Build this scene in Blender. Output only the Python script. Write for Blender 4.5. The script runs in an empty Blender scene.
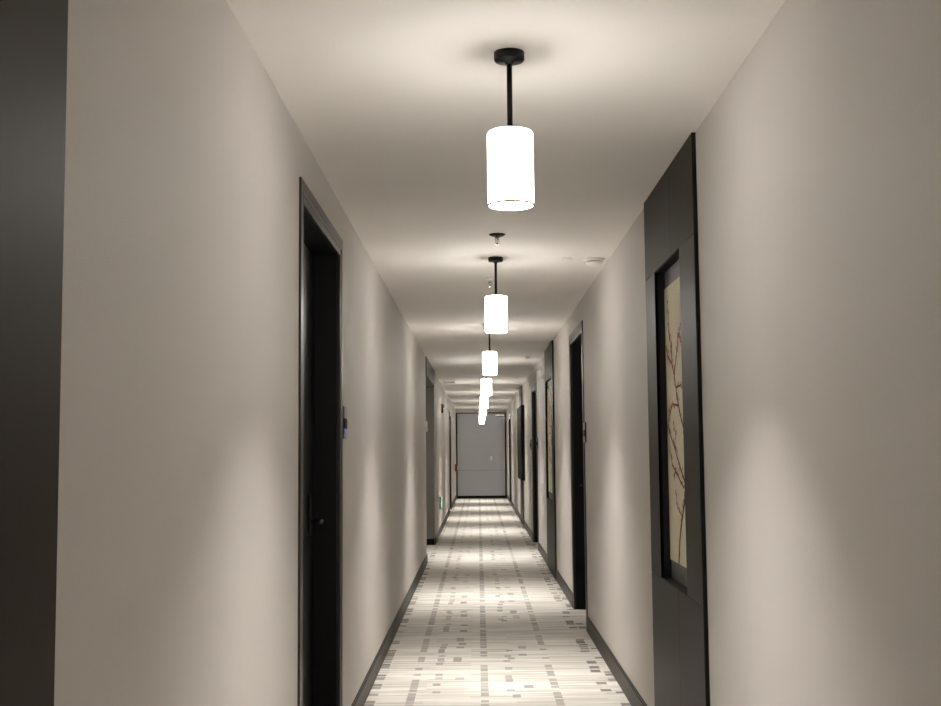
import bpy, bmesh, math, random
from mathutils import Vector, Matrix

random.seed(7)
SC = bpy.context.scene
COL = SC.collection

# ------------------------------------------------------------------ sizes
XL, XR = -0.656, 0.8354        # wall planes
H = 2.594                      # ceiling
Y0, Y1 = -5.0, 34.0            # corridor ends
ALC0, ALC1, ALCZ = 14.68, 17.5, 2.375   # side opening in the left wall

# ------------------------------------------------------------------ node helpers
class NT:
    def __init__(self, name):
        self.m = bpy.data.materials.new(name)
        self.m.use_nodes = True
        self.t = self.m.node_tree
        self.n, self.l = self.t.nodes, self.t.links
        self.p = self.n['Principled BSDF']
    def node(self, typ, **kw):
        nd = self.n.new(typ)
        for k, v in kw.items():
            setattr(nd, k, v)
        return nd
    def put(self, sock, v):
        if v is None:
            return
        if isinstance(v, bpy.types.NodeSocket):
            self.l.new(v, sock)
        else:
            sock.default_value = v
    def f(self, op, a, b=None, c=None):
        nd = self.node('ShaderNodeMath', operation=op)
        self.put(nd.inputs[0], a); self.put(nd.inputs[1], b); self.put(nd.inputs[2], c)
        return nd.outputs[0]
    def vec(self, x, y, z=0.0):
        nd = self.node('ShaderNodeCombineXYZ')
        self.put(nd.inputs[0], x); self.put(nd.inputs[1], y); self.put(nd.inputs[2], z)
        return nd.outputs[0]
    def white(self, x, y, z=0.0):
        nd = self.node('ShaderNodeTexWhiteNoise', noise_dimensions='3D')
        self.l.new(self.vec(x, y, z), nd.inputs['Vector'])
        return nd.outputs['Value']
    def noise(self, vec, scale, detail=2.0, rough=0.5):
        nd = self.node('ShaderNodeTexNoise')
        if vec is not None:
            self.l.new(vec, nd.inputs['Vector'])
        nd.inputs['Scale'].default_value = scale
        nd.inputs['Detail'].default_value = detail
        nd.inputs['Roughness'].default_value = rough
        return nd.outputs[0]
    def mix(self, fac, a, b):
        nd = self.node('ShaderNodeMix', data_type='RGBA')
        self.put(nd.inputs[0], fac)
        for s, v in ((nd.inputs[6], a), (nd.inputs[7], b)):
            if isinstance(v, (tuple, list)):
                v = (*v, 1.0)
            self.put(s, v)
        return nd.outputs[2]
    def obj(self):
        return self.node('ShaderNodeTexCoord').outputs['Object']
    def scaled(self, vec, s):
        nd = self.node('ShaderNodeMapping')
        self.l.new(vec, nd.inputs['Vector'])
        nd.inputs['Scale'].default_value = s
        return nd.outputs[0]
    def bump(self, h, strength, dist):
        nd = self.node('ShaderNodeBump')
        nd.inputs['Strength'].default_value = strength
        nd.inputs['Distance'].default_value = dist
        self.l.new(h, nd.inputs['Height'])
        self.l.new(nd.outputs[0], self.p.inputs['Normal'])


def plain(name, col, rough=0.5, metal=0.0, var=0.06, scale=(30, 30, 30), bump=0.0, spec=0.5):
    """a surface with a little grain of its own"""
    t = NT(name)
    v = t.scaled(t.obj(), scale)
    n = t.noise(v, 1.0, 3.0)
    lo = tuple(max(0, c * (1 - var)) for c in col)
    hi = tuple(min(1, c * (1 + var)) for c in col)
    t.put(t.p.inputs['Base Color'], t.mix(n, lo, hi))
    t.p.inputs['Roughness'].default_value = rough
    t.p.inputs['Metallic'].default_value = metal
    t.p.inputs['Specular IOR Level'].default_value = spec
    if bump:
        t.bump(n, bump, 0.002)
    return t.m


def glow(name, col, strength):
    t = NT(name)
    t.p.inputs['Base Color'].default_value = (*col, 1)
    t.p.inputs['Emission Color'].default_value = (*col, 1)
    t.p.inputs['Emission Strength'].default_value = strength
    n = t.noise(t.obj(), 60.0, 2.0)
    t.put(t.p.inputs['Roughness'], t.f('MULTIPLY_ADD', n, 0.2, 0.4))
    return t.m


def wallpaper():
    t = NT('wallpaper')
    o = t.obj()
    fine = t.noise(t.scaled(o, (260, 260, 420)), 1.0, 3.0, 0.6)
    broad = t.noise(o, 1.3, 2.0)
    c = t.mix(fine, (0.535, 0.505, 0.475), (0.585, 0.555, 0.523))
    c = t.mix(t.f('MULTIPLY', broad, 0.25), c, (0.55, 0.52, 0.488))
    t.put(t.p.inputs['Base Color'], c)
    t.p.inputs['Roughness'].default_value = 0.62
    t.p.inputs['Specular IOR Level'].default_value = 0.3
    t.bump(fine, 0.6, 0.0015)
    return t.m


def carpet():
    t = NT('carpet')
    sep = t.node('ShaderNodeSeparateXYZ')
    o = t.obj()
    t.l.new(o, sep.inputs[0])
    x, y = sep.outputs[0], sep.outputs[1]
    # soft streaks that run across the corridor
    st = t.noise(t.scaled(o, (1.3, 9.5, 1.0)), 1.0, 2.5, 0.55)
    st2 = t.noise(t.scaled(o, (2.2, 30.0, 1.0)), 1.0, 1.0, 0.5)
    s = t.f('MULTIPLY_ADD', st2, 0.4, t.f('MULTIPLY', st, 0.6))
    mr = t.node('ShaderNodeMapRange', interpolation_type='SMOOTHSTEP')
    t.l.new(s, mr.inputs[0])
    mr.inputs[1].default_value, mr.inputs[2].default_value = 0.36, 0.66
    base = t.mix(mr.outputs[0], (0.64, 0.61, 0.56), (0.84, 0.815, 0.77))
    # thin grey threads between the columns
    rowh = 0.075
    r = t.f('FLOOR', t.f('DIVIDE', y, rowh))
    fr = t.f('FRACT', t.f('DIVIDE', y, rowh))
    seg = t.f('FLOOR', t.f('DIVIDE', t.f('ADD', x, 5.0), 0.26))
    on = t.f('LESS_THAN', t.white(r, seg, 3.0), 0.34)
    thin = t.f('LESS_THAN', fr, 0.26)
    thread = t.f('MULTIPLY', t.f('MULTIPLY', on, thin), 0.7)
    base = t.mix(thread, base, (0.46, 0.42, 0.37))
    # columns of dark blocks that run along the corridor
    cols = [(-0.395, 0.023, 0.74, 0.0, 0.098), (0.025, 0.023, 0.76, 0.0, 0.105), (0.442, 0.023, 0.74, 0.0, 0.094),
            (-0.262, 0.023, 0.42, 0.02, 0.110), (0.191, 0.023, 0.34, 0.04, 0.102), (0.297, 0.028, 0.20, 0.03, 0.098),
            (-0.140, 0.028, 0.20, 0.03, 0.108), (-0.622, 0.032, 0.42, 0.0, 0.094), (0.805, 0.028, 0.40, 0.01, 0.096),
            (0.735, 0.031, 0.40, 0.02, 0.100)]
    for i, (xc, hw, pr, jit, rh) in enumerate(cols):
        yy = t.f('ADD', t.f('DIVIDE', t.f('ADD', y, 0.017 * i + 20.0), rh), t.f('MULTIPLY', t.noise(t.vec(0.37 * i, y, 0.0), 7.0, 0.0), 1.5))
        row, frc = t.f('FLOOR', yy), t.f('FRACT', yy)
        w = t.white(row, 7.0 + i, 1.0)
        on = t.f('LESS_THAN', w, pr)
        w2 = t.white(row, 31.0 + i, 2.0)
        xo = t.f('ABSOLUTE', t.f('SUBTRACT', x, t.f('MULTIPLY_ADD', t.f('SUBTRACT', w2, 0.5), jit, xc)))
        m = t.f('MULTIPLY', on, t.f('LESS_THAN', xo, hw))
        gap = t.f('GREATER_THAN', frc, t.f('MULTIPLY', t.f('ADD', t.f('MULTIPLY', w2, 0.26), 0.06), 1.0))
        m = t.f('MULTIPLY', m, gap)
        tone = t.f('MULTIPLY_ADD', t.white(row, 57.0 + i, 5.0), 0.35, 0.62)
        dark = (0.24, 0.215, 0.19) if i in (7, 8, 9) else (0.37, 0.345, 0.32)
        base = t.mix(t.f('MULTIPLY', m, tone), base, dark)
    t.put(t.p.inputs['Base Color'], base)
    t.p.inputs['Roughness'].default_value = 0.95
    t.p.inputs['Specular IOR Level'].default_value = 0.1
    pile = t.noise(o, 420.0, 2.0)
    t.bump(pile, 0.5, 0.003)
    return t.m


M = {}
M['wall'] = wallpaper()
M['carpet'] = carpet()
M['ceil'] = plain('ceiling_paint', (0.80, 0.77, 0.73), 0.8, var=0.02, scale=(3, 3, 3), spec=0.2)
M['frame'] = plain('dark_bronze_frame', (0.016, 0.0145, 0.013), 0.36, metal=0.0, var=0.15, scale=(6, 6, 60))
M['bead'] = plain('painted_highlight', (0.20, 0.185, 0.165), 0.28, metal=0.8, scale=(10, 10, 60))  # lighter colour standing in for the highlight on the frame's bevel
M['leaf'] = plain('black_door_veneer', (0.003, 0.003, 0.0032), 0.45, var=0.25, scale=(70, 70, 4), spec=0.25)
M['panel'] = plain('brushed_dark_panel', (0.026, 0.020, 0.0145), 0.47, metal=0.0, var=0.10, scale=(140, 140, 3), spec=0.1)
M['black'] = plain('black_edge', (0.003, 0.0025, 0.0025), 0.7, spec=0.2)
M['liner'] = plain('black_niche_lining', (0.006, 0.005, 0.006), 0.6, spec=0.25)
M['mat'] = plain('grey_mount', (0.16, 0.145, 0.15), 0.6)
M['skirt'] = plain('brown_baseboard', (0.030, 0.025, 0.021), 0.45, var=0.12, scale=(12, 12, 90), spec=0.2)
M['metal_black'] = plain('black_lamp_metal', (0.006, 0.0055, 0.0055), 0.42, spec=0.25)
M['nickel'] = plain('dark_nickel', (0.03, 0.03, 0.029), 0.4, metal=0.6)
M['chrome'] = plain('chrome', (0.62, 0.60, 0.57), 0.22, metal=1.0)
M['white_plastic'] = plain('white_plastic', (0.80, 0.78, 0.73), 0.45, var=0.02)
M['grey_plastic'] = plain('grey_plastic', (0.30, 0.30, 0.31), 0.4)
M['grey_door'] = plain('grey_door_paint', (0.46, 0.47, 0.50), 0.5, var=0.03, scale=(2, 2, 2))
M['jamb'] = plain('lobby_dark_panelling', (0.17, 0.16, 0.14), 0.45, var=0.08, scale=(60, 60, 3))
M['canvas'] = plain('cream_canvas', (0.88, 0.82, 0.62), 0.8, var=0.05, scale=(40, 40, 40))
M['branch'] = plain('painted_branch', (0.10, 0.035, 0.03), 0.8)
M['blossom'] = plain('painted_blossom', (0.48, 0.08, 0.07), 0.8)
M['red'] = plain('red_plastic', (0.12, 0.012, 0.012), 0.4)
M['maroon'] = plain('dark_maroon_plastic', (0.045, 0.018, 0.014), 0.4)
M['clear'] = plain('smoky_lens', (0.25, 0.22, 0.20), 0.15)
LAMP = 20.5
M['shade'] = glow('lit_glass_shade', (1.0, 0.962, 0.905), LAMP)
M['diffuser'] = glow('lit_diffuser', (1.0, 0.962, 0.905), 1200.0)
M['rim'] = plain('cream_shade_rim', (0.42, 0.37, 0.29), 0.5)
M['green'] = glow('green_lit_sign', (0.04, 0.55, 0.22), 0.5)
M['sign_white'] = glow('white_lit_symbol', (0.8, 1.0, 0.88), 0.9)
M['blue'] = glow('blue_indicator', (0.12, 0.20, 0.75), 0.6)

# ------------------------------------------------------------------ mesh helpers
def bm_():
    return bmesh.new()


def box(bm, x0, x1, y0, y1, z0, z1, mi=0):
    x0, x1 = sorted((x0, x1)); y0, y1 = sorted((y0, y1)); z0, z1 = sorted((z0, z1))
    v = [bm.verts.new((x, y, z)) for z in (z0, z1) for y in (y0, y1) for x in (x0, x1)]
    for q in ((0, 2, 3, 1), (4, 5, 7, 6), (0, 1, 5, 4), (2, 6, 7, 3), (0, 4, 6, 2), (1, 3, 7, 5)):
        f = bm.faces.new([v[i] for i in q]); f.material_index = mi
    return bm


def lathe(bm, prof, cx, cy, seg=48, mi=0, smooth=True, closed=False):
    """prof: list of (r, z); closed joins last to first"""
    rings = []
    for r, z in prof:
        if r < 1e-6:
            rings.append([bm.verts.new((cx, cy, z))])
        else:
            rings.append([bm.verts.new((cx + r * math.cos(a), cy + r * math.sin(a), z))
                          for a in (2 * math.pi * k / seg for k in range(seg))])
    pairs = list(zip(rings, rings[1:]))
    if closed:
        pairs.append((rings[-1], rings[0]))
    for a, b in pairs:
        for k in range(seg):
            j = (k + 1) % seg
            if len(a) == 1 and len(b) == 1:
                continue
            if len(a) == 1:
                f = bm.faces.new((a[0], b[k], b[j]))
            elif len(b) == 1:
                f = bm.faces.new((a[k], a[j], b[0]))
            else:
                f = bm.faces.new((a[k], a[j], b[j], b[k]))
            f.material_index = mi
            f.smooth = smooth
    return bm


def tube(bm, pts, rad, seg=12, mi=0):
    pts = [Vector(p) for p in pts]
    rings = []
    for i, p in enumerate(pts):
        d = (pts[min(i + 1, len(pts) - 1)] - pts[max(i - 1, 0)]).normalized()
        ref = Vector((0, 0, 1)) if abs(d.z) < 0.9 else Vector((1, 0, 0))
        u = d.cross(ref).normalized(); w = d.cross(u)
        r = rad[i] if isinstance(rad, (list, tuple)) else rad
        rings.append([bm.verts.new(p + u * r * math.cos(a) + w * r * math.sin(a))
                      for a in (2 * math.pi * k / seg for k in range(seg))])
    for a, b in zip(rings, rings[1:]):
        for k in range(seg):
            j = (k + 1) % seg
            f = bm.faces.new((a[k], a[j], b[j], b[k])); f.smooth = True; f.material_index = mi
    bm.faces.new(rings[0]).material_index = mi
    bm.faces.new(list(reversed(rings[-1]))).material_index = mi
    return bm


def build(name, bm, mats, parent=None, bevel=0.0, origin=None):
    bmesh.ops.recalc_face_normals(bm, faces=bm.faces)
    me = bpy.data.meshes.new(name)
    if origin is not None:
        bmesh.ops.translate(bm, verts=bm.verts, vec=-Vector(origin))
    bm.to_mesh(me); bm.free()
    for m in (mats if isinstance(mats, (list, tuple)) else [mats]):
        me.materials.append(M[m])
    o = bpy.data.objects.new(name, me)
    COL.objects.link(o)
    if origin is not None:
        o.location = origin
    if parent is not None:
        o.parent = parent
        if origin is None:
            o.matrix_parent_inverse = Matrix.Translation(parent.location).inverted()
    if bevel:
        b = o.modifiers.new('bevel', 'BEVEL')
        b.width = bevel; b.segments = 2; b.limit_method = 'ANGLE'; b.angle_limit = math.radians(50)
    return o


def tag(o, label, cat, group=None, kind=None):
    o['label'] = label; o['category'] = cat
    if group: o['group'] = group
    if kind: o['kind'] = kind
    return o


def root(name, loc, label, cat, group=None, kind=None):
    e = bpy.data.objects.new(name, None)
    e.empty_display_size = 0.05
    COL.objects.link(e)
    e.location = loc
    return tag(e, label, cat, group, kind)


# ------------------------------------------------------------------ layout of doors and panels
# doors: side, outer y0, outer y1, outer top
DOORS = [(-1, 4.25, 5.58, 2.42), (1, 9.12, 10.45, 2.415), (1, 16.42, 17.90, 2.36),
         (-1, 26.55, 28.05, 2.30), (1, 29.75, 31.25, 2.30)]
PANELS = [(1, 4.33, 5.60), (1, 12.68, 14.15), (-1, 0.51, 1.779)]
CAS = 0.085
NICHE = (0.82, 2.207)


def wx(s):
    return XR if s > 0 else XL


def niche_y(y0, y1):
    return (y0 + 0.30, y1 - 0.10) if y0 > 10 else (y0 + 0.325, y1 - 0.29)


# ------------------------------------------------------------------ the room shell
def wall(name, s, y0, y1, openings, label, thick=0.17):
    X = wx(s)
    bm = bm_()
    ys = sorted({y0, y1, *[o[0] for o in openings], *[o[1] for o in openings]})
    for a, b in zip(ys, ys[1:]):
        holes = [o for o in openings if o[0] <= a + 1e-6 and o[1] >= b - 1e-6]
        if not holes:
            box(bm, X, X + s * thick, a, b, 0, H)
        else:
            h = holes[0]
            if h[2] > 0: box(bm, X, X + s * thick, a, b, 0, h[2])
            if h[3] < H: box(bm, X, X + s * thick, a, b, h[3], H)
    bmesh.ops.remove_doubles(bm, verts=bm.verts, dist=1e-5)
    o = build(name, bm, 'wall')
    return tag(o, label, 'wall', kind='structure')


ops = {1: [], -1: []}
for s, a, b, z in DOORS:
    ops[s].append((a + 0.05, b - 0.05, 0, z - 0.05))
for s, a, b in PANELS:
    n0, n1 = niche_y(a, b)
    ops[s].append((n0 - 0.004, n1 + 0.004, NICHE[0] - 0.004, NICHE[1] + 0.004))
ops[-1].append((ALC0, ALC1, 0, ALCZ))
wall('wall_left', -1, Y0, Y1, ops[-1], 'long beige papered wall on the left of the corridor')
wall('wall_right', 1, Y0, Y1, ops[1], 'long beige papered wall on the right of the corridor')

o = build('floor', box(bm_(), -3.2, XR + 0.2, Y0 - 0.2, Y1 + 0.2, -0.1, 0), 'carpet')
tag(o, 'cream carpet with grey block stripes along the corridor', 'carpet floor', kind='structure')
o = build('ceiling', box(bm_(), -3.2, XR + 0.2, Y0 - 0.2, Y1 + 0.2, H, H + 0.1), 'ceil')
tag(o, 'plain cream painted ceiling of the corridor', 'ceiling', kind='structure')
bm = bm_()
EX0, EX1, EZ = XL + 0.015, XR - 0.015, 2.495
box(bm, XL, XR, Y1, Y1 + 0.15, EZ, H)
box(bm, XL - 0.17, EX0, Y1, Y1 + 0.15, 0, EZ); box(bm, EX1, XR + 0.17, Y1, Y1 + 0.15, 0, EZ)
tag(build('wall_end', bm, 'wall'), 'beige strip of end wall around the grey door', 'wall', kind='structure')
tag(build('wall_rear', box(bm_(), XL, XR, Y0 - 0.15, Y0, 0, H), 'wall'),
    'beige wall closing the corridor behind the viewer', 'wall', kind='structure')

# side opening on the left: dark lined lobby
bm = bm_()
LX = -2.7
box(bm, LX, XL - 0.003, ALC1 - 0.015, ALC1 + 0.12, 0, ALCZ - 0.013)               # face that looks back at us
box(bm, LX - 0.1, LX, ALC0 - 0.12, ALC1 + 0.12, 0, ALCZ)
box(bm, LX, XL - 0.17, ALC0 - 0.12, ALC0, 0, ALCZ)
lob = build('wall_lobby', bm, 'jamb')
tag(lob, 'dark panelled walls inside the left side opening', 'wall', kind='structure')
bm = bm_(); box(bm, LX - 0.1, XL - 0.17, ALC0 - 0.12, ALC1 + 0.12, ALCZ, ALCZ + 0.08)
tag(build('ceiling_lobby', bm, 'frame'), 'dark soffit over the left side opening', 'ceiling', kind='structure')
bm = bm_(); box(bm, LX, XL - 0.004, ALC1 - 0.025, ALC1 - 0.015, 0, 0.09)
tag(build('baseboard_lobby', bm, 'black'), 'black base strip of the dark lobby panel', 'baseboard', kind='structure')
bm = bm_(); box(bm, XL, XL + 0.012, ALC0, ALC1, ALCZ, H - 0.002); box(bm, XL - 0.17, XL + 0.012, ALC0, ALC1, ALCZ - 0.012, ALCZ)
tag(build('trim_1', bm, 'frame', bevel=0.002), 'dark bronze header board above the left side opening', 'header', kind='structure')

# baseboards between the openings
BH, BT = 0.118, 0.012
def skirting(s, segs, side):
    X = wx(s)
    for i, (a, b) in enumerate(segs):
        bm = bm_()
        box(bm, X, X - s * BT, a, b, 0, BH - 0.012)
        box(bm, X, X - s * BT * 0.55, a, b, BH - 0.012, BH)
        tag(build('baseboard_' + side, bm, 'skirt', bevel=0.0015),
            'dark brown baseboard along the %s wall' % side, 'baseboard', 'baseboards of the %s wall' % side, 'structure')
skirting(-1, [(Y0, 0.505), (1.785, 4.245), (5.585, ALC0), (ALC1, 26.545), (28.055, Y1 - 0.002)], 'left')
skirting(1, [(Y0, 4.325), (5.605, 9.115), (10.455, 12.675), (14.155, 16.415), (17.905, 21.64), (22.86, 29.745), (31.255, Y1 - 0.002)], 'right')

# ------------------------------------------------------------------ doors
DL = ['nearest door on the left wall, black leaf in a bronze frame',
      'nearest door on the right wall, black leaf in a bronze frame',
      'second door on the right wall, between two card readers',
      'far narrow-looking dark door on the left wall near the corridor end',
      'far narrow-looking dark door on the right wall near the corridor end']
for i, (s, a, b, z) in enumerate(DOORS):
    X = wx(s)
    P = lambda d: X - s * d          # d>0 stands out into the corridor
    e = root('door_%d' % (i + 1), (X, (a + b) / 2, 0), DL[i], 'door', 'guest room doors', 'structure')
    bm = bm_()
    # outer casing band, inner band, lining of the recess
    ln = bm_()
    for (g, o0, w, d0, d1) in ((bm, 0.0, 0.048, 0.0, 0.009), (bm, 0.053, CAS - 0.053, -0.012, 0.005), (ln, 0.053, CAS - 0.053, -0.15, -0.0125)):
        box(g, P(d0), P(d1), a + o0, a + o0 + w, 0, z - o0)
        box(g, P(d0), P(d1), b - o0 - w, b - o0, 0, z - o0)
        box(g, P(d0), P(d1), a + o0 + w, b - o0 - w, z - o0 - w, z - o0)
    build('door_lining', ln, 'leaf', e)
    build('door_frame', bm, 'frame', e, bevel=0.0012)
    bm = bm_()  # lighter strip that paints a highlight along the casing step
    o0, w = 0.048, 0.005
    box(bm, P(-0.002), P(0.0102), a + o0, a + o0 + w, 0, z - o0)
    box(bm, P(-0.002), P(0.0102), b - o0 - w, b - o0, 0, z - o0)
    box(bm, P(-0.002), P(0.0102), a + o0 + w, b - o0 - w, z - o0 - w, z - o0)
    build('door_bead', bm, 'bead', e)['label'] = 'thin painted bead of the door frame'
    bm = bm_()
    box(bm, P(-0.16), P(-0.118), a + CAS + 0.002, b - CAS - 0.002, 0.008, z - CAS - 0.002)
    lf = build('door_leaf', bm, 'leaf', e, bevel=0.001)
    # lock plate and lever, on the far side of the leaf
    hy = b - CAS - 0.17
    hb = bm_()
    box(hb, P(-0.118), P(-0.106), hy - 0.032, hy + 0.032, 1.02, 1.205)
    build('lock_plate', hb, 'metal_black', lf, bevel=0.003)
    hb = bm_()
    tube(hb, [(P(-0.106), hy, 1.085), (P(-0.065), hy, 1.085), (P(-0.058), hy - 0.006, 1.085), (P(-0.056), hy - 0.02, 1.085),
              (P(-0.056), hy - 0.12, 1.083)], [0.011, 0.010, 0.011, 0.010, 0.008])
    build('door_handle', hb, 'nickel', lf)

# grey door at the end of the corridor
e = root('door_6', ((XL + XR) / 2, Y1, 0), 'wide grey flush door closing the end of the corridor', 'door', None, 'structure')
bm = bm_()
box(bm, EX0, EX0 + 0.035, Y1 - 0.008, Y1 + 0.1, 0, EZ); box(bm, EX1 - 0.035, EX1, Y1 - 0.008, Y1 + 0.1, 0, EZ)
box(bm, EX0 + 0.035, EX1 - 0.035, Y1 - 0.008, Y1 + 0.1, EZ - 0.02, EZ)
build('door_frame', bm, 'black', e)
bm = bm_(); box(bm, EX0 + 0.038, EX1 - 0.038, Y1 + 0.02, Y1 + 0.07, 0.012, EZ - 0.023)
lf = build('door_leaf', bm, 'grey_door', e)
build('kick_strip', box(bm_(), EX0 + 0.04, EX1 - 0.04, Y1 + 0.008, Y1 + 0.02, 0.013, 0.085), 'black', lf)['label'] = 'black strip along the foot of the door'
bm = bm_(); box(bm, 0.352, 0.412, Y1 + 0.008, Y1 + 0.02, 1.09, 1.22); tube(bm, [(0.37, Y1 + 0.01, 1.13), (0.37, Y1 - 0.03, 1.13), (0.44, Y1 - 0.035, 1.13)], 0.009)
build('door_handle', bm, 'chrome', lf, bevel=0.002)
bm = bm_(); box(bm, 0.50, 0.77, Y1 - 0.04, Y1 + 0.02, 2.385, 2.445); tube(bm, [(0.55, Y1 - 0.03, 2.447), (0.62, Y1 - 0.09, 2.455), (0.75, Y1 - 0.03, 2.46)], 0.008)
build('door_closer', bm, 'chrome', lf, bevel=0.004)
build('panel_line', box(bm_(), EX0 + 0.05, EX1 - 0.05, Y1 + 0.0185, Y1 + 0.02, 0.815, 0.822), 'mat', lf)

# ------------------------------------------------------------------ art panels
def branch_mesh(bm, s, xb, n0, n1, z0, z1, flip):
    """painted twigs and blossom on the canvas, u: 0 at the far end, v: 0 at the foot"""
    X = xb - s * 0.0012
    def pt(u, v):
        u = u * 0.88
        return Vector((X, n1 + (n0 - n1) * u, z0 + (z1 - z0) * v))
    def stroke(pts, w0, w1, mi=1):
        P = [pt(*p) for p in pts]
        L = []
        for i, p in enumerate(P):
            d = (P[min(i + 1, len(P) - 1)] - P[max(i - 1, 0)])
            d.x = 0; d.normalize()
            nrm = Vector((0, -d.z, d.y))
            w = w0 + (w1 - w0) * i / (len(P) - 1)
            L.append((bm.verts.new(p + nrm * w), bm.verts.new(p - nrm * w)))
        for q, r in zip(L, L[1:]):
            f = bm.faces.new((q[0], q[1], r[1], r[0])); f.material_index = mi
    twigs = [
        ([(0.40, 0.0), (0.46, 0.08), (0.58, 0.16), (0.74, 0.235), (0.76, 0.285)], 0.012, 0.010),
        ([(0.76, 0.285), (0.56, 0.34), (0.36, 0.40), (0.16, 0.455), (0.03, 0.49)], 0.007, 0.004),
        ([(0.76, 0.285), (0.90, 0.35), (0.88, 0.41), (0.76, 0.465), (0.60, 0.53), (0.48, 0.60), (0.38, 0.67), (0.30, 0.71)], 0.009, 0.005),
        ([(0.30, 0.71), (0.12, 0.745), (0.04, 0.775)], 0.004, 0.002),
        ([(0.30, 0.71), (0.28, 0.78), (0.17, 0.85), (0.16, 0.94)], 0.0045, 0.002),
        ([(0.38, 0.66), (0.50, 0.735), (0.62, 0.80), (0.80, 0.86), (0.84, 0.95)], 0.0055, 0.002),
        ([(0.62, 0.80), (0.78, 0.76), (0.90, 0.72)], 0.0035, 0.002),
        ([(0.46, 0.62), (0.66, 0.625), (0.93, 0.575)], 0.0045, 0.003),
        ([(0.55, 0.555), (0.30, 0.565), (0.14, 0.53), (0.08, 0.47)], 0.004, 0.002),
        ([(0.70, 0.27), (0.44, 0.31), (0.22, 0.345), (0.10, 0.40)], 0.0055, 0.003),
        ([(0.36, 0.325), (0.26, 0.30)], 0.003, 0.002),
        ([(0.74, 0.475), (0.86, 0.56), (0.92, 0.67)], 0.004, 0.002),
        ([(0.82, 0.31), (0.94, 0.335)], 0.003, 0.002),
        ([(0.60, 0.17), (0.40, 0.20), (0.34, 0.245)], 0.003, 0.002),
        ([(0.33, 0.40), (0.40, 0.455), (0.30, 0.50)], 0.003, 0.002),
    ]
    rnd = random.Random(11)
    for pts, a, b in twigs:
        fine = []
        for p, q in zip(pts, pts[1:]):
            for k in range(4):
                f = k / 4
                fine.append((p[0] + (q[0] - p[0]) * f + rnd.uniform(-.008, .008), p[1] + (q[1] - p[1]) * f))
        fine.append(pts[-1])
        stroke(fine, a * 1.1, b * 1.1)
        for (u, v) in fine[1:]:
            if v < 0.14: continue
            for _ in range(2):
                if rnd.random() < 0.85:
                    du, dv = rnd.uniform(-.045, .045), rnd.uniform(-.008, .012)
                    c = pt(min(max(u + du, 0.02), 0.97), v + dv)
                    r = rnd.uniform(0.0045, 0.0085)
                    vs = [bm.verts.new(c + Vector((-s * 0.0004, r * math.cos(k * math.pi / 4), 1.4 * r * math.sin(k * math.pi / 4)))) for k in range(8)]
                    bm.faces.new(vs).material_index = 2


PL = ['nearest dark bronze wall panel with a tall picture niche, on the right wall',
      'second dark wall panel on the right wall, between the two nearest right doors',
      'dark wall panel at the left edge of the picture']
PT = ['tall cream picture of a red-budded branch in the nearest right wall panel',
      'narrow cream picture sunk in the second right wall panel']
GAP, PTH = 0.0015, 0.016
for i, (s, a, b) in enumerate(PANELS):
    X = wx(s)
    P = lambda d: X - s * d
    e = root('picture_niche', (X, (a + b) / 2, 0), PL[i], 'picture niche', 'dark panelled picture niches', 'thing')
    e.location.z = 0.0
    n0, n1 = niche_y(a, b)
    m = (n0 + n1) / 2 - 0.12
    ztop = H - 0.001
    def part(name, mat, *bx, bevel=0.001, label=None):
        bm = bm_()
        for q in bx: box(bm, *q)
        r = build(name, bm, mat, e, bevel=bevel)
        if label: r['label'] = label
        return r
    d0, d1 = P(0.002), P(PTH)
    part('backing', 'black', (P(0.0), P(0.003), a + 0.001, n0 - 0.006, 0.001, ztop), (P(0.0), P(0.003), n1 + 0.006, b - 0.001, 0.001, ztop),
         (P(0.0), P(0.003), n0 - 0.006, n1 + 0.006, NICHE[1] + 0.006, ztop), (P(0.0), P(0.003), n0 - 0.006, n1 + 0.006, 0.001, NICHE[0] - 0.006), bevel=0)
    zt, zb = NICHE[1] + 0.003, NICHE[0] - 0.001
    part('upper_board', 'panel', (d0, d1, a, m - GAP, zt + GAP, ztop))
    part('upper_board', 'panel', (d0, d1, m + GAP, b, zt + GAP, ztop))
    part('lower_board', 'panel', (d0, d1, a, m - GAP, 0.0, zb - GAP))
    part('lower_board', 'panel', (d0, d1, m + GAP, b, 0.0, zb - GAP))
    part('side_board', 'panel', (d0, d1, a, n0, zb + GAP, zt - GAP))
    part('side_board', 'panel', (d0, d1, n1, b, zb + GAP, zt - GAP))
    part('edge_strip', 'black', (P(0.0), P(PTH - 0.001), a - 0.004, a - 0.0005, 0, ztop), bevel=0, label='black near edge of the panel')
    D = 0.010 if i == 1 else 0.031
    part('niche', 'liner', (P(-D), P(PTH - 0.002), n0 - 0.003, n0, zb, zt), (P(-D), P(PTH - 0.002), n1, n1 + 0.003, zb, zt),
         (P(-D), P(PTH - 0.002), n0, n1, NICHE[1], NICHE[1] + 0.003), (P(-D), P(PTH - 0.002), n0, n1, NICHE[0] - 0.003, NICHE[0]), bevel=0,
         label='black lining of the picture niche')
    part('mount', 'mat', (P(-D), P(-D - 0.006), n0 - 0.003, n1 + 0.003, zb, zt), bevel=0, label='grey mount behind the picture')
    if i < 2:
        bm = bm_()
        za, zc = 0.903, 2.128
        box(bm, P(-D + 0.004), P(-D + 0.0002), n0 + 0.002, n1 - 0.002, za, zc)
        branch_mesh(bm, s, P(-D + 0.004), n0 + 0.004, n1 - 0.004, za, zc, False)
        bmc = build('picture', bm, ['canvas', 'branch', 'blossom'])
        tag(bmc, PT[i], 'picture', 'branch pictures in the wall panels')

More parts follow.
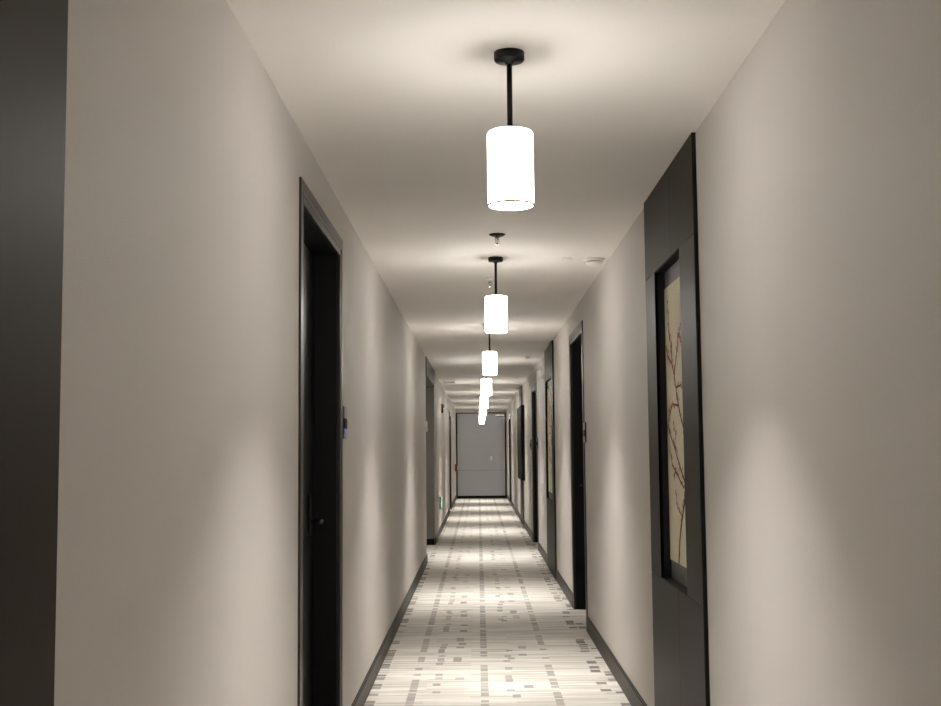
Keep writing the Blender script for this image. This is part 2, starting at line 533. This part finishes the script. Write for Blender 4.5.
# third, narrower panel on the right with the large black cabinet
e = root('wall_pilaster', (XR, 22.25, 0), 'far slim dark wall strip above and below the black cabinet', 'pilaster')
P = lambda d: XR - d
for nm, z0, z1 in (('upper_board', 2.205, H - 0.001), ('lower_board', 0.0, 0.848)):
    build(nm, box(bm_(), P(0), P(PTH), 21.65, 22.85, z0, z1), 'panel', e, bevel=0.001)
    build('edge_strip', box(bm_(), P(0), P(PTH - 0.001), 21.645, 21.6495, z0, z1), 'black', e)
e = root('wall_cabinet', (XR, 21.85, 0.85), 'black box cabinet standing out from the right wall beyond the second right door', 'cabinet')
build('cabinet_body', box(bm_(), P(0.0), P(0.050), 20.86, 22.86, 0.85, 2.203), 'black', e, bevel=0.003)
for a, b in ((20.865, 21.855), (21.865, 22.855)):
    build('cabinet_door', box(bm_(), P(0.050), P(0.066), a, b, 0.855, 2.198), 'black', e, bevel=0.002)

# ------------------------------------------------------------------ pendants
def pendant(y, label, x=0.109):
    zt, zb, R = 2.350, 2.125, 0.0685
    e = root('pendant_lamp', (x, y, H), label, 'pendant lamp', 'row of white cylinder pendant lamps')
    bm = lathe(bm_(), [(0, H - 0.0005), (0.046, H - 0.0005), (0.046, H - 0.022), (0.0435, H - 0.026), (0.014, H - 0.028), (0.012, H - 0.036), (0, H - 0.036)], x, y)
    build('canopy', bm, 'metal_black', e)
    bm = lathe(bm_(), [(0, H - 0.036), (0.0082, H - 0.036), (0.0082, zt + 0.004), (0, zt + 0.004)], x, y, 20)
    build('rod', bm, 'metal_black', e)
    T = 0.004
    bm = lathe(bm_(), [(R - T, zb + 0.003), (R, zb + 0.003), (R, zt - 0.008), (R - 0.003, zt - 0.002), (R - 0.009, zt), (0.012, zt),
                       (0.012, zt - 0.004), (R - 0.010, zt - 0.004), (R - T, zt - 0.010)], x, y, 64, closed=True)
    sh = build('lamp_shade', bm, 'shade', e)
    bm = lathe(bm_(), [(R - T + 0.001, zb + 0.003), (R - T + 0.001, zb), (R - 0.0015, zb - 0.001), (R + 0.0012, zb), (R + 0.0012, zb + 0.005)], x, y, 64, closed=True)
    build('shade_rim', bm, 'rim', sh)
    bm = lathe(bm_(), [(0, zb + 0.112), (R - T - 0.0005, zb + 0.112), (R - T - 0.0005, zb + 0.110), (0, zb + 0.110)], x, y, 48, smooth=False)
    build('diffuser', bm, 'diffuser', e)['label'] = 'glowing round bottom of the shade'
    bm = lathe(bm_(), [(0, zt + 0.006), (0.016, zt + 0.006), (0.019, zt + 0.003), (R - 0.010, zt + 0.0025), (R - 0.008, zt + 0.0005), (0, zt + 0.0005)], x, y, 24)
    build('light_block_plate', bm, 'rim', e)  # added opaque plate, keeps the shade's upward light off the ceiling
    return e

LY = [(3.42, 0.105, 'nearest and largest white cylinder pendant lamp on a black rod'),
      (7.16, 0.120, 'second nearest white pendant lamp, just beyond the dark sprinkler'),
      (11.25, 0.121, 'third nearest white pendant lamp in the ceiling row'),
      (15.5, 0.119, 'fourth nearest white pendant lamp, by the left side opening'),
      (20.3, 0.115, 'fifth pendant lamp of the row, seen right under the fourth one'),
      (24.1, 0.109, 'sixth pendant lamp of the row, in front of the grey end door'),
      (28.2, 0.109, 'last but one pendant lamp of the row'),
      (32.3, 0.109, 'last and smallest pendant lamp, nearest the grey end door'),
      (-0.4, 0.105, 'white cylinder pendant lamp hanging just behind the viewer'),
      (-4.2, 0.105, 'white cylinder pendant lamp by the rear wall')]
for y, x, lb in LY:
    pendant(y, lb, x)

# ------------------------------------------------------------------ ceiling fittings
def sprinkler(x, y, label, dark):
    e = root('sprinkler', (x, y, H), label, 'sprinkler', 'ceiling sprinklers')
    R = 0.046 if dark else 0.03
    bm = lathe(bm_(), [(0, H - 0.0003), (R, H - 0.0003), (R, H - 0.003), (R * 0.75, H - 0.010), (R * 0.42, H - 0.016), (0, H - 0.016)], x, y, 32)
    build('escutcheon', bm, 'metal_black' if dark else 'white_plastic', e)
    bm = lathe(bm_(), [(0, H - 0.016), (0.011, H - 0.016), (0.011, H - 0.026), (0.007, H - 0.030), (0, H - 0.030)], x, y, 16)
    for q in (-1, 1):
        tube(bm, [(x + q * 0.009, y, H - 0.026), (x + q * 0.010, y, H - 0.042), (x + q * 0.003, y, H - 0.056)], 0.0022, 8)
    tube(bm, [(x, y, H - 0.029), (x, y, H - 0.054)], 0.003, 8)
    build('sprinkler_body', bm, 'chrome', e)
    bm = lathe(bm_(), [(0, H - 0.056), (0.014, H - 0.057), (0.014, H - 0.0585), (0, H - 0.0585)], x, y, 16)
    build('deflector', bm, 'chrome', e)
sprinkler(0.117, 6.38, 'ceiling sprinkler with a dark collar between the two nearest pendant lamps', True)
sprinkler(0.092, 8.05, 'small ceiling sprinkler just beyond the second pendant lamp', False)
sprinkler(0.068, 10.95, 'small ceiling sprinkler just before the third pendant lamp', False)


def detector(x, y, R, h, label, led=True):
    e = root('smoke_detector', (x, y, H), label, 'detector')
    bm = lathe(bm_(), [(0, H - 0.0003), (R, H - 0.0003), (R, H - h * 0.3), (R * 0.93, H - h * 0.36), (0, H - h * 0.36)], x, y, 40)
    build('base', bm, 'white_plastic', e)
    bm = lathe(bm_(), [(0, H - h * 0.36), (R * 0.70, H - h * 0.36), (R * 0.70, H - h * 0.46), (0, H - h * 0.46)], x, y, 40)
    build('vent_ring', bm, 'mat', e)
    bm = lathe(bm_(), [(0, H - h * 0.46), (R * 0.86, H - h * 0.46), (R * 0.84, H - h * 0.7), (R * 0.6, H - h * 0.95), (0, H - h)], x, y, 40)
    build('cap', bm, 'white_plastic', e)
detector(0.742, 7.25, 0.066, 0.045, 'white round smoke detector on the ceiling close to the right wall')
e = tag(build('ceiling_disc', lathe(bm_(), [(0, H - 0.0003), (0.034, H - 0.0003), (0.033, H - 0.006), (0, H - 0.008)], 0.568, 7.22, 32), 'white_plastic'),
        'small flat white disc on the ceiling left of the smoke detector', 'ceiling disc')
detector(0.65, 14.9, 0.036, 0.03, 'small white ceiling detector far along, right of the pendant row')
e = root('ceiling_vent', (-0.5, 20.2, H), 'pale flat ceiling fitting beyond the left side opening', 'ceiling fitting')
bm = bm_()
for q in ((-0.62, -0.60, 20.0, 20.4), (-0.40, -0.38, 20.0, 20.4), (-0.60, -0.40, 20.0, 20.02), (-0.60, -0.40, 20.38, 20.4)):
    box(bm, q[0], q[1], q[2], q[3], H - 0.014, H - 0.0003)
build('vent_frame', bm, 'white_plastic', e, bevel=0.001)
bm = bm_()
for k in range(7):
    box(bm, -0.60, -0.40, 20.045 + 0.046 * k, 20.065 + 0.046 * k, H - 0.010, H - 0.001)
build('vent_grille', bm, 'grey_plastic', e)

# ------------------------------------------------------------------ wall fittings
def reader(s, y, z, label, lit=False):
    X = wx(s); P = lambda d: X - s * d
    e = root('card_reader', (X, y, z), label, 'card reader', 'card readers beside the doors')
    W_, Hh = 0.062, 0.078
    build('reader_body', box(bm_(), P(0), P(0.010), y - W_, y + W_, z - Hh, z + Hh), 'metal_black', e, bevel=0.003)
    build('number_plate', box(bm_(), P(0.010), P(0.0125), y - W_ + 0.012, y + W_ - 0.004, z + 0.022, z + Hh - 0.004), 'grey_plastic', e, bevel=0.001)['label'] = 'grey upper plate'
    build('reader_window', box(bm_(), P(0.010), P(0.016), y - W_ + 0.010, y + W_ - 0.012, z - 0.03, z + 0.018), 'liner', e, bevel=0.002)
    bb = build('bell_button', box(bm_(), P(0.010), P(0.014), y - 0.02, y + 0.03, z - 0.050, z - 0.032), 'blue' if lit else 'grey_plastic', e, bevel=0.001)
    if lit: bb['label'] = 'blue lit button'
    build('lower_plate', box(bm_(), P(0.010), P(0.0125), y - W_ + 0.012, y + W_ - 0.004, z - Hh + 0.004, z - 0.053), 'grey_plastic', e, bevel=0.001)
reader(-1, 5.66, 1.540, 'card reader with a blue light beside the nearest left door', True)
reader(1, 9.04, 1.530, 'card reader beside the nearest right door')
reader(1, 16.30, 1.49, 'card reader on the near side of the second right door')
reader(1, 18.35, 1.48, 'card reader on the far side of the second right door')

e = root('wall_plate', (-0.81, ALC1 - 0.015, 1.76), 'small pale plate on the dark panel in the left side opening', 'wall plate')
build('plate', box(bm_(), -0.866, -0.757, ALC1 - 0.027, ALC1 - 0.015, 1.685, 1.84), 'white_plastic', e, bevel=0.002)
build('plate_window', box(bm_(), -0.85, -0.773, ALC1 - 0.029, ALC1 - 0.027, 1.70, 1.76), 'grey_plastic', e)

e = root('alarm_strobe', (XL, 21.05, 2.16), 'small dark alarm unit high on the far left wall', 'alarm')
build('strobe_base', box(bm_(), XL - 0.003, XL + 0.03, 20.98, 21.12, 2.08, 2.24), 'maroon', e, bevel=0.004)
build('strobe_lens', box(bm_(), XL + 0.03, XL + 0.055, 21.01, 21.09, 2.17, 2.225), 'clear', e, bevel=0.004)
build('strobe_speaker', box(bm_(), XL + 0.03, XL + 0.036, 21.0, 21.10, 2.09, 2.155), 'liner', e, bevel=0.002)

e = root('exit_sign', (XL, 19.75, 0.53), 'green lit exit sign low on the far left wall', 'exit sign')
build('sign_case', box(bm_(), XL, XL + 0.030, 19.55, 20.05, 0.425, 0.625), 'grey_plastic', e, bevel=0.003)
face = build('sign_face', box(bm_(), XL + 0.030, XL + 0.034, 19.56, 20.04, 0.435, 0.615), 'green', e)
bm = bm_()
xs = XL + 0.034
def quad(pts):
    a = [bm.verts.new((xs, *p)) for p in pts]; b = [bm.verts.new((xs + 0.001, *p)) for p in pts]
    bm.faces.new(b); bm.faces.new(list(reversed(a)))
    for k in range(len(pts)):
        j = (k + 1) % len(pts); bm.faces.new((a[k], a[j], b[j], b[k]))
def limb(p, q, w):
    d = Vector((q[0] - p[0], q[1] - p[1])).normalized(); n = Vector((-d.y, d.x)) * w
    quad([(p[0] + n.x, p[1] + n.y), (q[0] + n.x, q[1] + n.y), (q[0] - n.x, q[1] - n.y), (p[0] - n.x, p[1] - n.y)])
quad([(19.80 + 0.016 * math.cos(k * math.pi / 5), 0.588 + 0.016 * math.sin(k * math.pi / 5)) for k in range(10)])
for p, q, w in (((19.79, 0.57), (19.76, 0.515), 0.012), ((19.76, 0.515), (19.80, 0.49), 0.007), ((19.80, 0.49), (19.79, 0.452), 0.006),
                ((19.755, 0.515), (19.73, 0.48), 0.007), ((19.73, 0.48), (19.695, 0.475), 0.006), ((19.79, 0.565), (19.83, 0.54), 0.005),
                ((19.78, 0.565), (19.735, 0.552), 0.005)):
    limb(p, q, w)
build('sign_symbol', bm, 'sign_white', face)['label'] = 'white running figure'
bm = bm_()
quad([(19.60, 0.525), (19.63, 0.55), (19.63, 0.532), (19.67, 0.532), (19.67, 0.518), (19.63, 0.518), (19.63, 0.50)])
build('sign_arrow', bm, 'sign_white', face)['label'] = 'white arrow'

e = root('fire_call_point', (XL, 32.6, 0.93), 'red fire call point on the left wall by the grey end door', 'alarm')
build('call_point_box', box(bm_(), XL, XL + 0.07, 32.5, 32.7, 0.82, 1.02), 'red', e, bevel=0.006)
build('call_point_window', box(bm_(), XL + 0.07, XL + 0.075, 32.54, 32.66, 0.87, 0.97), 'white_plastic', e, bevel=0.002)

# the lobby behind the side opening has a ceiling lamp of its own
ld = bpy.data.lights.new('lobby_downlight', 'AREA'); ld.shape = 'DISK'; ld.size = 0.3; ld.energy = 9.0; ld.color = (1.0, 0.93, 0.82)
lo = bpy.data.objects.new('lobby_downlight', ld); COL.objects.link(lo); lo.location = (-1.75, 16.1, ALCZ - 0.02)

# ------------------------------------------------------------------ world, camera, colour
w = bpy.data.worlds.new('world'); SC.world = w
w.use_nodes = True
w.node_tree.nodes['Background'].inputs[0].default_value = (0, 0, 0, 1)

F_PX, PITCH, YAW, ROLL = 1162.46, 0.0835062, 0.0057861, -0.0091527
fw = Vector((-math.sin(YAW) * math.cos(PITCH), math.cos(YAW) * math.cos(PITCH), math.sin(PITCH)))
rt = fw.cross(Vector((0, 0, 1))).normalized(); up = rt.cross(fw)
R_ = rt * math.cos(ROLL) + up * math.sin(ROLL); U_ = -rt * math.sin(ROLL) + up * math.cos(ROLL)
cd = bpy.data.cameras.new('camera'); cam = bpy.data.objects.new('camera', cd); COL.objects.link(cam)
cd.sensor_fit = 'HORIZONTAL'; cd.sensor_width = 36.0; cd.lens = F_PX / 941.0 * 36.0
cd.clip_start = 0.02; cd.clip_end = 200
mw = Matrix.Identity(4)
for i in range(3):
    mw[i][0], mw[i][1], mw[i][2] = R_[i], U_[i], -fw[i]
mw[0][3], mw[1][3], mw[2][3] = 0, 0, 1.4
cam.matrix_world = mw
SC.camera = cam

vs = SC.view_settings
vs.view_transform = 'Standard'; vs.look = 'None'; vs.exposure = 0.44; vs.gamma = 1.0; vs.use_curve_mapping = False
cy = SC.cycles
cy.use_denoising = True
cy.max_bounces = 10; cy.diffuse_bounces = 8; cy.glossy_bounces = 4
cy.sample_clamp_indirect = 6.0
cy.use_light_tree = True
